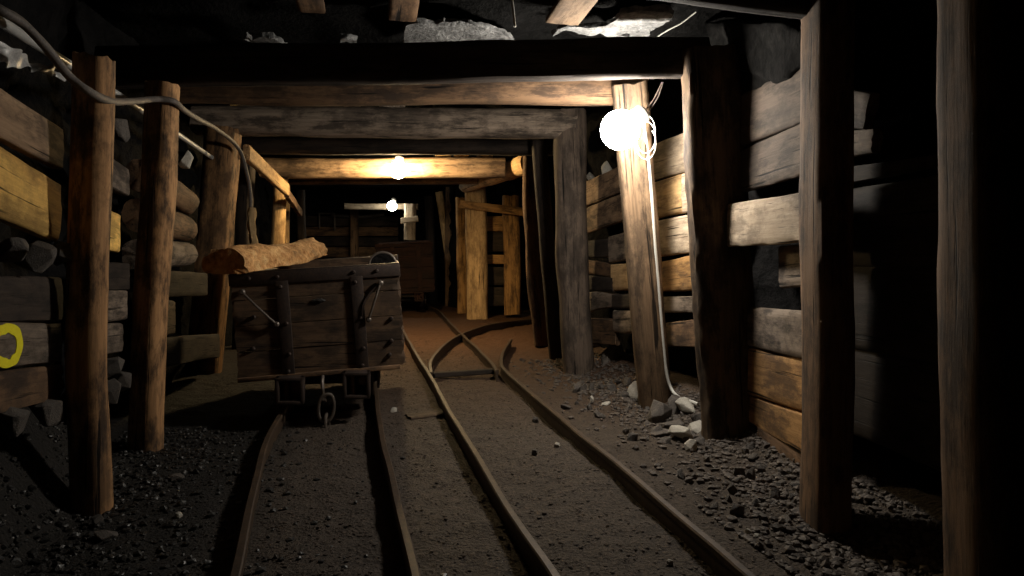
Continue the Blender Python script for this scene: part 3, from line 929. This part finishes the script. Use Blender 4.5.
RAIL_H = 0.105
def rail(px_pts, label, extra=(), name='rail', group='steel rails on the mine floor', head=0.018):
    pts = [G(x, y, RAIL_H) for x, y in px_pts]
    pts += [Vector(e) for e in extra]
    pts = catmull(pts)
    hw = head
    prof = [(-0.03, -0.05), (0.03, -0.05), (0.03, -0.035), (0.009, -0.02), (0.009, 0.066), (hw, 0.076), (hw, 0.098), (hw * 0.7, RAIL_H),
            (-hw * 0.7, RAIL_H), (-hw, 0.098), (-hw, 0.076), (-0.009, 0.066), (-0.009, -0.02), (-0.03, -0.035)]
    n = len(prof)
    o0 = pts[0].copy()
    o0.z = 0
    vs, fs = [], []
    for i, p in enumerate(pts):
        t = pts[min(i + 1, len(pts) - 1)] - pts[max(i - 1, 0)]
        t.z = 0
        t.normalize()
        s = Vector((t.y, -t.x, 0))
        w = 0.006 * noise.noise(Vector((p.y * 1.5, p.x, 3)))
        for a, b in prof:
            vs.append(Vector((p.x, p.y, 0)) + s * (a + w) + Vector((0, 0, b - 0.002 + 0.5 * w)) - o0)
    for i in range(len(pts) - 1):
        for k in range(n):
            l = (k + 1) % n
            fs.append((i * n + k, i * n + l, (i + 1) * n + l, (i + 1) * n + k))
    fs.append(tuple(range(n)))
    fs.append(tuple(reversed([(len(pts) - 1) * n + k for k in range(n)])))
    o = mesh_obj(name, vs, fs, M['rail'], angle=35)
    bm = bmesh.new()
    bm.from_mesh(o.data)
    bmesh.ops.recalc_face_normals(bm, faces=bm.faces[:])
    bm.to_mesh(o.data)
    bm.free()
    o.location = o0
    tag(o, label, 'rail', group, 'thing')

rail([(590, 632), (555, 574), (521, 525), (490, 476), (461, 429), (448, 408), (431, 376), (415, 351), (401, 326), (391, 307)], 'left rail of the main track in the middle of the floor', [(-2.9, 15.5, RAIL_H)])
rail([(812, 622), (753, 575), (720, 547), (674, 510), (628, 470), (582, 434), (541, 400), (507, 371), (501.5, 362), (504, 350), (511, 339)], 'right rail of the main track with an outward curling tip')
rail([(497, 370), (491, 361), (478, 348), (462.5, 334), (451, 323), (437, 309)], 'short straight rail running back from the crossing bar', [(-2.1, 15.5, RAIL_H)])
rail([(431, 372), (430.5, 362), (436.5, 352), (447, 342), (462.5, 333), (486, 325), (509, 321), (533, 318.5)], 'curved turnout rail bending right to the junction', [(1.3, 12.9, RAIL_H), (2.2, 13.0, RAIL_H)])
rail([(221, 624), (235.5, 569), (255.5, 480), (272, 428)], 'left rail under the wagon', [(-1.90, 6.2, RAIL_H), (-2.35, 8.2, RAIL_H), (-3.9, 15.5, RAIL_H)])
rail([(427, 622), (415.5, 574), (402, 516), (391, 471), (380, 427)], 'right rail under the wagon', [(-1.26, 6.2, RAIL_H), (-1.72, 8.2, RAIL_H), (-3.25, 15.5, RAIL_H)])
timber('crossing_bar', G(433, 375, 0.05), G(496, 371, 0.05), 0.09, 0.05, 'dark', 'dark flat bar joining the two rails at the turnout', 'bar', ex=6, rough=0.01)
timber('sleeper', G(408, 419, 0.0), G(446, 414, 0.0), 0.15, 0.05, 'sooty', 'stub of wooden sleeper beside the main track left rail', 'sleeper', ex=5, rough=0.04)

# ------------------------------------------------------------------ mine wagon
ROLL = Matrix.Rotation(R(-3.4), 4, 'Y')
def rolled(geo, z0=0.40):
    m = Matrix.Translation((0, 0, z0)) @ ROLL @ Matrix.Translation((0, 0, -z0))
    return [m @ Vector(v) for v in geo[0]], geo[1]

def rivet(c, r=0.014, axis=(0, -1, 0)):
    return cyl_geo(c, axis, r, 0.022, 10, ((0, 1), (0.6, 1), (1, 0.55)))

def gapped_board(L, h, th, seed, notch=None):
    """A rough board along X, its faces squared, edges worn."""
    vs, fs = timber_geo(L, th, h, ex=24, rough=0.008, ragged=0.004, end=0.012, seed=seed, n=36, chip=0.02)
    return vs, fs

def make_wagon(root, W=1.14, H=0.72, L=1.75, z0=0.375, detail=True, boards='cart'):
    hb = H / 4
    th = 0.045
    # boards of the box (one body mesh: front, back, two sides, floor)
    for face in ('front', 'back', 'left', 'right'):
        geos = []
        rows = 4
        hh = H if face != 'back' else H + 0.07
        for i in range(rows):
            bh = hh / rows
            zc = z0 + bh * (i + 0.5)
            if face in ('front', 'back'):
                v, f = gapped_board(W, bh - 0.003, th, 100 + i + 10 * len(face))
                y = 0 if face == 'front' else L
                geos.append(([Vector((p.x - W / 2 + 0.006 * noise.noise(Vector((i, 3, 1))), p.y + y, p.z + zc)) for p in v], f))
            else:
                v, f = gapped_board(L - 0.05, bh - 0.006, th, 200 + i + 10 * len(face))
                sx = -W / 2 + th / 2 if face == 'left' else W / 2 - th / 2
                geos.append(([Vector((sx + p.y, p.x + 0.025, p.z + zc)) for p in v], [tuple(reversed(q)) for q in f]))
        o = mesh_obj(face + '_boards', *rolled(join_geo(*geos)), M[boards], root, 50)
        if face == 'front' and detail:
            # dark hand slot worn through the second board
            slot = tube_geo([Vector((-0.05 + 0.10 * t / 8, -0.022, z0 + H * 0.70 + 0.004 * math.sin(t * 2.3))) for t in range(9)], [0.004, 0.010, 0.014, 0.013, 0.015, 0.016, 0.013, 0.009, 0.004], 8)
            s = mesh_obj('worn_slot', *rolled(slot), M['coal'], o)
    mesh_obj('floor_boards', *rolled(box_geo((0, L / 2, z0 + 0.02), (W - 0.06, L - 0.04, 0.05))), M['cart'], root)
    mesh_obj('sill', *rolled(box_geo((-0.02, -0.015, z0 - 0.012), (W * 0.98, 0.07, 0.032), 0.006)), M['brown'], root)
    # iron rim
    zt = z0 + H
    rim = join_geo(box_geo((0, -0.028, zt - 0.035), (W + 0.03, 0.014, 0.085), 0.004),
                   box_geo((-W / 2 - 0.008, L / 2, zt - 0.035), (0.014, L + 0.05, 0.085), 0.004),
                   box_geo((W / 2 + 0.008, L / 2, zt - 0.035), (0.014, L + 0.05, 0.085), 0.004),
                   box_geo((0, L + 0.028, zt + 0.035), (W + 0.03, 0.014, 0.085), 0.004),
                   box_geo((0, 0, zt + 0.012), (W + 0.02, 0.06, 0.012), 0.003),
                   box_geo((-W / 2 + 0.02, L / 2, zt + 0.012), (0.055, L, 0.012), 0.003),
                   box_geo((W / 2 - 0.02, L / 2, zt + 0.012), (0.055, L, 0.012), 0.003),
                   *[rivet((x, -0.036, zt - 0.03)) for x in (-0.45, -0.26, 0.26, 0.42)])
    mesh_obj('iron_rim', *rolled(rim), M['iron'], root)
    for x in (-0.235, 0.275):
        s = join_geo(box_geo((x, -0.032, z0 + H / 2 - 0.05), (0.085, 0.016, H - 0.02), 0.004),
                     *[rivet((x + dx, -0.042, z0 + H * k)) for k, dx in ((0.86, -0.01), (0.5, 0.012), (0.2, 0.015), (0.03, 0))])
        mesh_obj('iron_strap', *rolled(s), M['iron'], root)
    if not detail:
        pass
    else:
        # diagonal pull rods with eyes
        for a, b, bow in (((-0.50, 0.60), (-0.29, 0.36), 0.0), ((0.44, 0.60), (0.34, 0.345), 0.0)):
            p0 = Vector((a[0], -0.045, z0 + a[1]))
            p1 = Vector((b[0], -0.05, z0 + b[1]))
            pts = [p0 + (p1 - p0) * (k / 10) + Vector((0, -0.016 * math.sin(math.pi * k / 10), 0)) for k in range(11)]
            g = join_geo(tube_geo(pts, 0.0085, 8), rivet(p0, 0.022), rivet(p1, 0.02))
            mesh_obj('pull_rod', *rolled(g), M['steel'], root)
        # hanging strap handle crossing the right rod
        p0, p1 = Vector((0.435, -0.04, z0 + 0.60)), Vector((0.30, -0.042, z0 + 0.36))
        pts = [p0 + (p1 - p0) * (k / 12) + Vector((-0.045 * math.sin(math.pi * k / 12), 0, 0.0)) for k in range(13)]
        mesh_obj('strap_handle', *rolled(tube_geo(pts, 0.009, 6)), M['iron'], root)
        # corner bolts
        for x, z in ((-0.46, 0.2), (-0.44, 0.42), (0.49, 0.18), (0.47, 0.08), (0.5, 0.34)):
            mesh_obj('bolt', *rolled(rivet((x, -0.03, z0 + z), 0.015)), M['iron'], root)
        # arched iron bow over the right rim with its near-black plate
        arc = [Vector((W / 2 - 0.115 + 0.105 * math.cos(math.pi * k / 16), 0.55, zt + 0.0 + 0.10 * math.sin(math.pi * k / 16))) for k in range(17)]
        bow = mesh_obj('iron_bow', *rolled(tube_geo(arc, 0.011, 8)), M['steel'], root)
        n = len(arc)
        pv = [p + Vector((0, d, 0)) for d in (-0.008, 0.008) for p in arc]
        pf = [tuple(range(n)), tuple(reversed(range(n, 2 * n)))] + [(i + 1, i, n + i, n + i + 1) for i in range(n - 1)] + [(0, n - 1, 2 * n - 1, n)]
        mesh_obj('bow_plate', *rolled((pv, pf)), M['wallrock'], bow)
    # underframe
    g = join_geo(*[box_geo((x, L / 2, z0 - 0.07), (0.09, L - 0.1, 0.10)) for x in (-0.225, 0.225)],
                 *[box_geo((0, y, z0 - 0.06), (0.62, 0.10, 0.09)) for y in (0.10, L - 0.10)])
    mesh_obj('underframe', g[0], g[1], M['dark'], root)
    # square buffer boxes
    for x in (-0.215, 0.235):
        s, b, y = 0.19, 0.028, -0.10
        zc = z0 - 0.10 + (0.012 if x > 0 else -0.012)
        g = join_geo(box_geo((x, y, zc + s / 2 - b / 2), (s, 0.11, b), 0.008), box_geo((x, y, zc - s / 2 + b / 2), (s, 0.11, b), 0.008),
                     box_geo((x - s / 2 + b / 2, y, zc), (b, 0.11, s), 0.008), box_geo((x + s / 2 - b / 2, y, zc), (b, 0.11, s), 0.008))
        bx = mesh_obj('buffer_box', *g, M['iron'], root)
        g = join_geo(cyl_geo((x - 0.03, -0.08, zc), (0, 0, 1), 0.02, s - 0.03, 12), cyl_geo((x + 0.045, -0.07, zc + 0.03), (0, -1, 0), 0.03, 0.1, 12),
                     box_geo((x, -0.03, zc), (s - 0.03, 0.03, s - 0.03)))
        mesh_obj('buffer_spring', *g, M['brown'], bx)
    # wheels and axles
    for y in (0.42, L - 0.42):
        ax = mesh_obj('axle', *cyl_geo((0, y, 0.265), (1, 0, 0), 0.028, 0.78, 14), M['iron'], root)
    for x in (-0.30, 0.30):
        for y in (0.42, L - 0.42):
            sg = 1 if x > 0 else -1
            g = cyl_geo((x, y, 0.265), (-sg, 0, 0), 0.16, 0.075, 28, ((0, 0.55), (0.0, 0.97), (0.1, 1.0), (0.68, 1.02), (0.72, 1.16), (0.95, 1.16), (1.0, 1.1), (1.0, 0.9), (0.8, 0.85), (0.8, 0.4), (1.0, 0.35)))
            w = mesh_obj('wheel', *g, M['iron'], root)
            mesh_obj('hub', *cyl_geo((x + sg * 0.045, y, 0.265), (sg, 0, 0), 0.06, 0.05, 16, ((0, 1), (0.8, 0.9), (1, 0.6))), M['iron'], w)
            mesh_obj('axle_guard', *box_geo((x + sg * 0.075, y, 0.27), (0.02, 0.2, 0.19), 0.01), M['iron'], root)
    if detail:
        # drawbar hook and two hanging links
        hk = [Vector((0.0, -0.05, z0 - 0.03)), Vector((0.0, -0.09, z0 - 0.06)), Vector((0.004, -0.11, z0 - 0.11)), Vector((0.014, -0.12, z0 - 0.16)), Vector((0.022, -0.14, z0 - 0.185)), Vector((0.016, -0.165, z0 - 0.17))]
        mesh_obj('draw_hook', *tube_geo(catmull(hk, 0.01), 0.013, 8), M['steel'], root)
        def link(c, a, b, hl, r, sw, tilt):
            pts = []
            for k in range(28):
                t = 2 * math.pi * k / 28
                u = math.copysign(abs(math.cos(t)) ** 0.75, math.cos(t)) * sw
                v = math.sin(t) * hl
                pts.append(Vector(c) + a * u + b * v)
            return tube_geo(pts, r, 8, closed=True)
        l1 = link((0.03, -0.15, z0 - 0.235), Vector((1, 0.15, 0)).normalized(), Vector((0.08, 0, 1)).normalized(), 0.095, 0.0125, 0.052, 0)
        mesh_obj('chain_link', *l1, M['steel'], root)
        l2 = link((0.035, -0.15, z0 - 0.365), Vector((0.18, 1, 0)).normalized(), Vector((-0.03, 0.1, 1)).normalized(), 0.085, 0.0125, 0.045, 0)
        mesh_obj('chain_link', *l2, M['steel'], root)

wag = empty('mine_wagon', (-1.345, 4.84, 0.0), 0.17)
tag(wag, 'brown plank-sided mine wagon with iron straps, log on its rim', 'mine wagon', None, 'thing')
make_wagon(wag)
far = empty('mine_wagon', (-2.12, 13.8, 0.0), 0.15)
tag(far, 'distant dim reddish mine wagon standing far down the tunnel', 'mine wagon', None, 'thing')
make_wagon(far, W=1.12, H=0.98, L=1.6, z0=0.45, detail=False, boards='rust')

for ch in far.children_recursive:
    if ch.name.split('.')[0] in ('iron_rim', 'iron_strap', 'sill', 'buffer_box', 'buffer_spring'):
        ch.data.materials[0] = M['rust']
# split log lying across the wagon
lg = timber('split_log', P(225, 269, 4.66), P(314, 255, 6.2), 0.32, 0.30, 'bark', 'half-round bark-covered log lying on the wagon rim', 'log', None, half=True, ex=2.1, rough=0.08, ragged=0.11, end=0.012, taper=0.85, n=44)

# ------------------------------------------------------------------ hose, pipe, cable
def run(name, pts, r, mat, label, cat, n=10, jitter=0.0, step=0.03):
    pts = catmull(pts, step)
    o0 = pts[0].copy()
    vs, fs = tube_geo([p - o0 for p in pts], r, n, jitter=jitter)
    o = mesh_obj(name, vs, fs, M[mat], angle=60)
    o.location = o0
    tag(o, label, cat, None, 'thing')
    return o
hose = [(-30, -8, 2.45), (0, 10, 2.5), (21, 22, 2.6), (45, 46, 2.72), (69, 76, 2.88), (90, 92, 2.96), (111, 101, 3.2), (135, 101, 3.7), (156, 99, 4.05), (173, 101, 4.12),
        (184, 110, 4.35), (198, 119, 4.9), (215, 128, 5.9), (232, 141, 6.5), (241, 153, 6.7), (246, 170, 6.8), (250, 190, 6.85), (251, 215, 6.85), (253, 238, 6.85)]
run('hose', [P(*h) for h in hose], 0.0185, 'hose', 'dusty black hose drooping over the left posts', 'hose', jitter=0.1)
run('pipe', [P(-20, 5, 2.45), P(0, 21, 2.6), P(138, 108, 4.3), P(208, 155, 6.5), P(232, 172, 8.0)], 0.021, 'pvc', 'straight pale grey pipe running behind the left posts', 'pipe', 14, step=0.2)
rope = run('rope_end', [P(252, 208, 6.78), P(251, 222, 6.76), P(253, 236, 6.76), P(254, 247, 6.76)], 0.035, 'straw', 'frayed straw-coloured rope end hanging beside the hose', 'rope', 12, jitter=0.9)
cable = [(641, 112, 4.7), (644, 122, 4.76), (646, 140, 4.93), (649, 165, 4.964), (652, 200, 5.011), (655, 245, 5.071), (659, 290, 5.131), (663, 340, 5.198), (667, 375, 5.245), (672, 390, 5.24), (680, 398, 5.12), (690, 401, 5.0), (698, 404, 4.92)]
run('power_cable', [P(*c) for c in cable], 0.012, 'white', 'white cable running down the pale post to the rocks', 'cable')
coil = []
for k in range(44):
    t = 2 * math.pi * k / 20
    coil.append(P(645, 131, 4.8) + Vector((0.07 * math.cos(t) + 0.004 * k / 10, 0.012 * k / 10, 0.12 * math.sin(t) - 0.002 * k)))
run('cable_loops', coil, 0.0035, 'white', 'loose loops of thin white cable right of the bright lamp', 'cable', 8)
run('thin_rod', [P(511, -6, 4.0), P(513, 8, 4.0), P(515, 27, 4.0)], 0.007, 'white', 'thin white rod hanging from the roof at the top of the photo', 'rod', 8)
run('rope_strand', [P(654, 39, 4.62), P(668, 30, 4.58), P(680, 24, 4.55), P(696, 12, 4.5)], 0.0045, 'white', 'short pale rope strand under the roof right of the pale board', 'rope', 8, jitter=0.3)
run('back_pipe', [P(332, 215, 17.1), P(360, 217, 17.1), P(384, 214, 17.1)], 0.05, 'steel', 'thin shiny pipe along the top of the far back wall', 'pipe', 10)
fr = empty('metal_frame', P(327, 228, 17.05))
tag(fr, 'small pale square metal frame on the far back wall', 'frame', None, 'thing')
fr['kind'] = 'thing'
mesh_obj('upright', *box_geo((-0.19, 0, 0.18), (0.04, 0.04, 0.36)), M['steel'], fr)
mesh_obj('upright', *box_geo((0.19, 0, 0.15), (0.04, 0.04, 0.42)), M['steel'], fr)
mesh_obj('crossbar', *box_geo((0, 0, 0.36), (0.42, 0.04, 0.04)), M['steel'], fr)
# far pale bracket post beside the farthest lamp
fp = timber('bracket_post', P(410, 240, 14.4), P(410, 204, 14.4), 0.24, 0.18, 'pale', 'short whitish hanging post lit by the farthest lamp', 'post', None, up=DIR_CAM, ex=4, rough=0.05)
timber('bracket_board', P(401, 221, 14.25), P(418, 219, 14.25), 0.05, 0.12, 'pale', 'small pale board across the whitish far post', 'board', None, ex=7)

def crumpled_sheet():
    nu, nv = 60, 8
    a, b = P(-12, 47, 2.62), P(62, 76, 3.25)
    V, Fc = [], []
    for side in (0, 1):
        for j in range(nv):
            for i in range(nu):
                p = a + (b - a) * (i / (nu - 1)) + Vector((0.0, 0.0, 0.075 * (j / (nv - 1) - 0.5) * (1 - 0.6 * i / nu)))
                q = p * 14
                p = p + Vector((0.035 * noise.noise(q), 0.0, 0.03 * noise.noise(q + Vector((9, 2, 4))))) + Vector((0.004 * side, 0, 0))
                V.append(p - a)
    n = nu * nv
    for j in range(nv - 1):
        for i in range(nu - 1):
            k = j * nu + i
            Fc.append((k, k + nu, k + nu + 1, k + 1))
            Fc.append((n + k, n + k + 1, n + k + nu + 1, n + k + nu))
    rim = [i for i in range(nu)] + [j * nu + nu - 1 for j in range(1, nv)] + [(nv - 1) * nu + i for i in range(nu - 2, -1, -1)] + [j * nu for j in range(nv - 2, 0, -1)]
    for k in range(len(rim)):
        l = (k + 1) % len(rim)
        Fc.append((rim[k], rim[l], n + rim[l], n + rim[k]))
    o = mesh_obj('plastic_sheet', V, Fc, M['foil'], angle=30)
    o.location = a
    tag(o, 'crumpled shiny plastic strip under the pale pipe at the left edge', 'plastic sheet', None, 'thing')
crumpled_sheet()

# ------------------------------------------------------------------ lamps
def lamp(px, py, Y, r, mat, label, hook_to, holder_dir):
    c = P(px, py, Y)
    root = empty('globe_lamp', c)
    tag(root, label, 'lamp', 'globe lamps hung from the roof timbers', 'thing')
    bm = bmesh.new()
    bmesh.ops.create_uvsphere(bm, u_segments=24, v_segments=16, radius=r)
    vs = [v.co.copy() for v in bm.verts]
    bm.verts.index_update()
    fs = [tuple(v.index for v in f.verts) for f in bm.faces]
    bm.free()
    g = mesh_obj('globe', vs, fs, M[mat], root)
    d = Vector(holder_dir).normalized()
    h = mesh_obj('lamp_holder', *cyl_geo(d * (r + 0.035), d, r * 0.5, 0.09, 16, ((0, 0.8), (0.15, 1), (0.8, 1), (1, 0.7))), M['plastic'], root)
    top = d * (r + 0.07)
    end = P(*hook_to) - c
    mid = (top + end) / 2 + Vector((0.012, 0, 0))
    mesh_obj('hanging_wire', *tube_geo(catmull([top, mid, end], 0.02), 0.004, 6), M['iron'], root)
    mesh_obj('hanging_wire', *tube_geo(catmull([top + Vector((0.03, 0, 0)), mid + Vector((0.02, 0, 0)), end + Vector((0.008, 0, 0))], 0.02), 0.004, 6), M['iron'], root)
    return root
lamp(620, 130, 4.62, 0.132, 'lamp_white', 'brightest white globe lamp, hung in front of the pale post', (662, 82, 4.45), (0.75, 0.1, 0.55))
lamp(398, 170, 9.35, 0.115, 'lamp_warm', 'yellowish globe lamp under the warm-lit roof timber', (398, 157, 9.5), (0.1, 0.2, 1))
lamp(392, 206, 14.2, 0.10, 'lamp_cool', 'smallest and farthest globe lamp, deep in the tunnel', (394, 198, 14.3), (0.2, 0.3, 1))

# ------------------------------------------------------------------ world, camera, view
w = bpy.data.worlds.new('mine_dark')
SC.world = w
w.use_nodes = True
bg = w.node_tree.nodes['Background']
bg.inputs[0].default_value = (0.6, 0.55, 0.5, 1)
bg.inputs[1].default_value = 0.0015

cd = bpy.data.cameras.new('camera')
cam = bpy.data.objects.new('camera', cd)
COL.objects.link(cam)
cd.sensor_width = 36.0
cd.lens = F / 1024.0 * 36.0
cam.location = CAM
cam.rotation_euler = (math.pi / 2 - PITCH, 0, 0)
cd.clip_start = 0.05
SC.camera = cam

SC.view_settings.view_transform = 'Standard'
SC.view_settings.look = 'None'
SC.view_settings.gamma = 1.0
SC.view_settings.exposure = 0.0
SC.view_settings.use_curve_mapping = False
SC.cycles.use_denoising = True
SC.cycles.max_bounces = 6
SC.cycles.diffuse_bounces = 4
SC.cycles.sample_clamp_indirect = 4.0
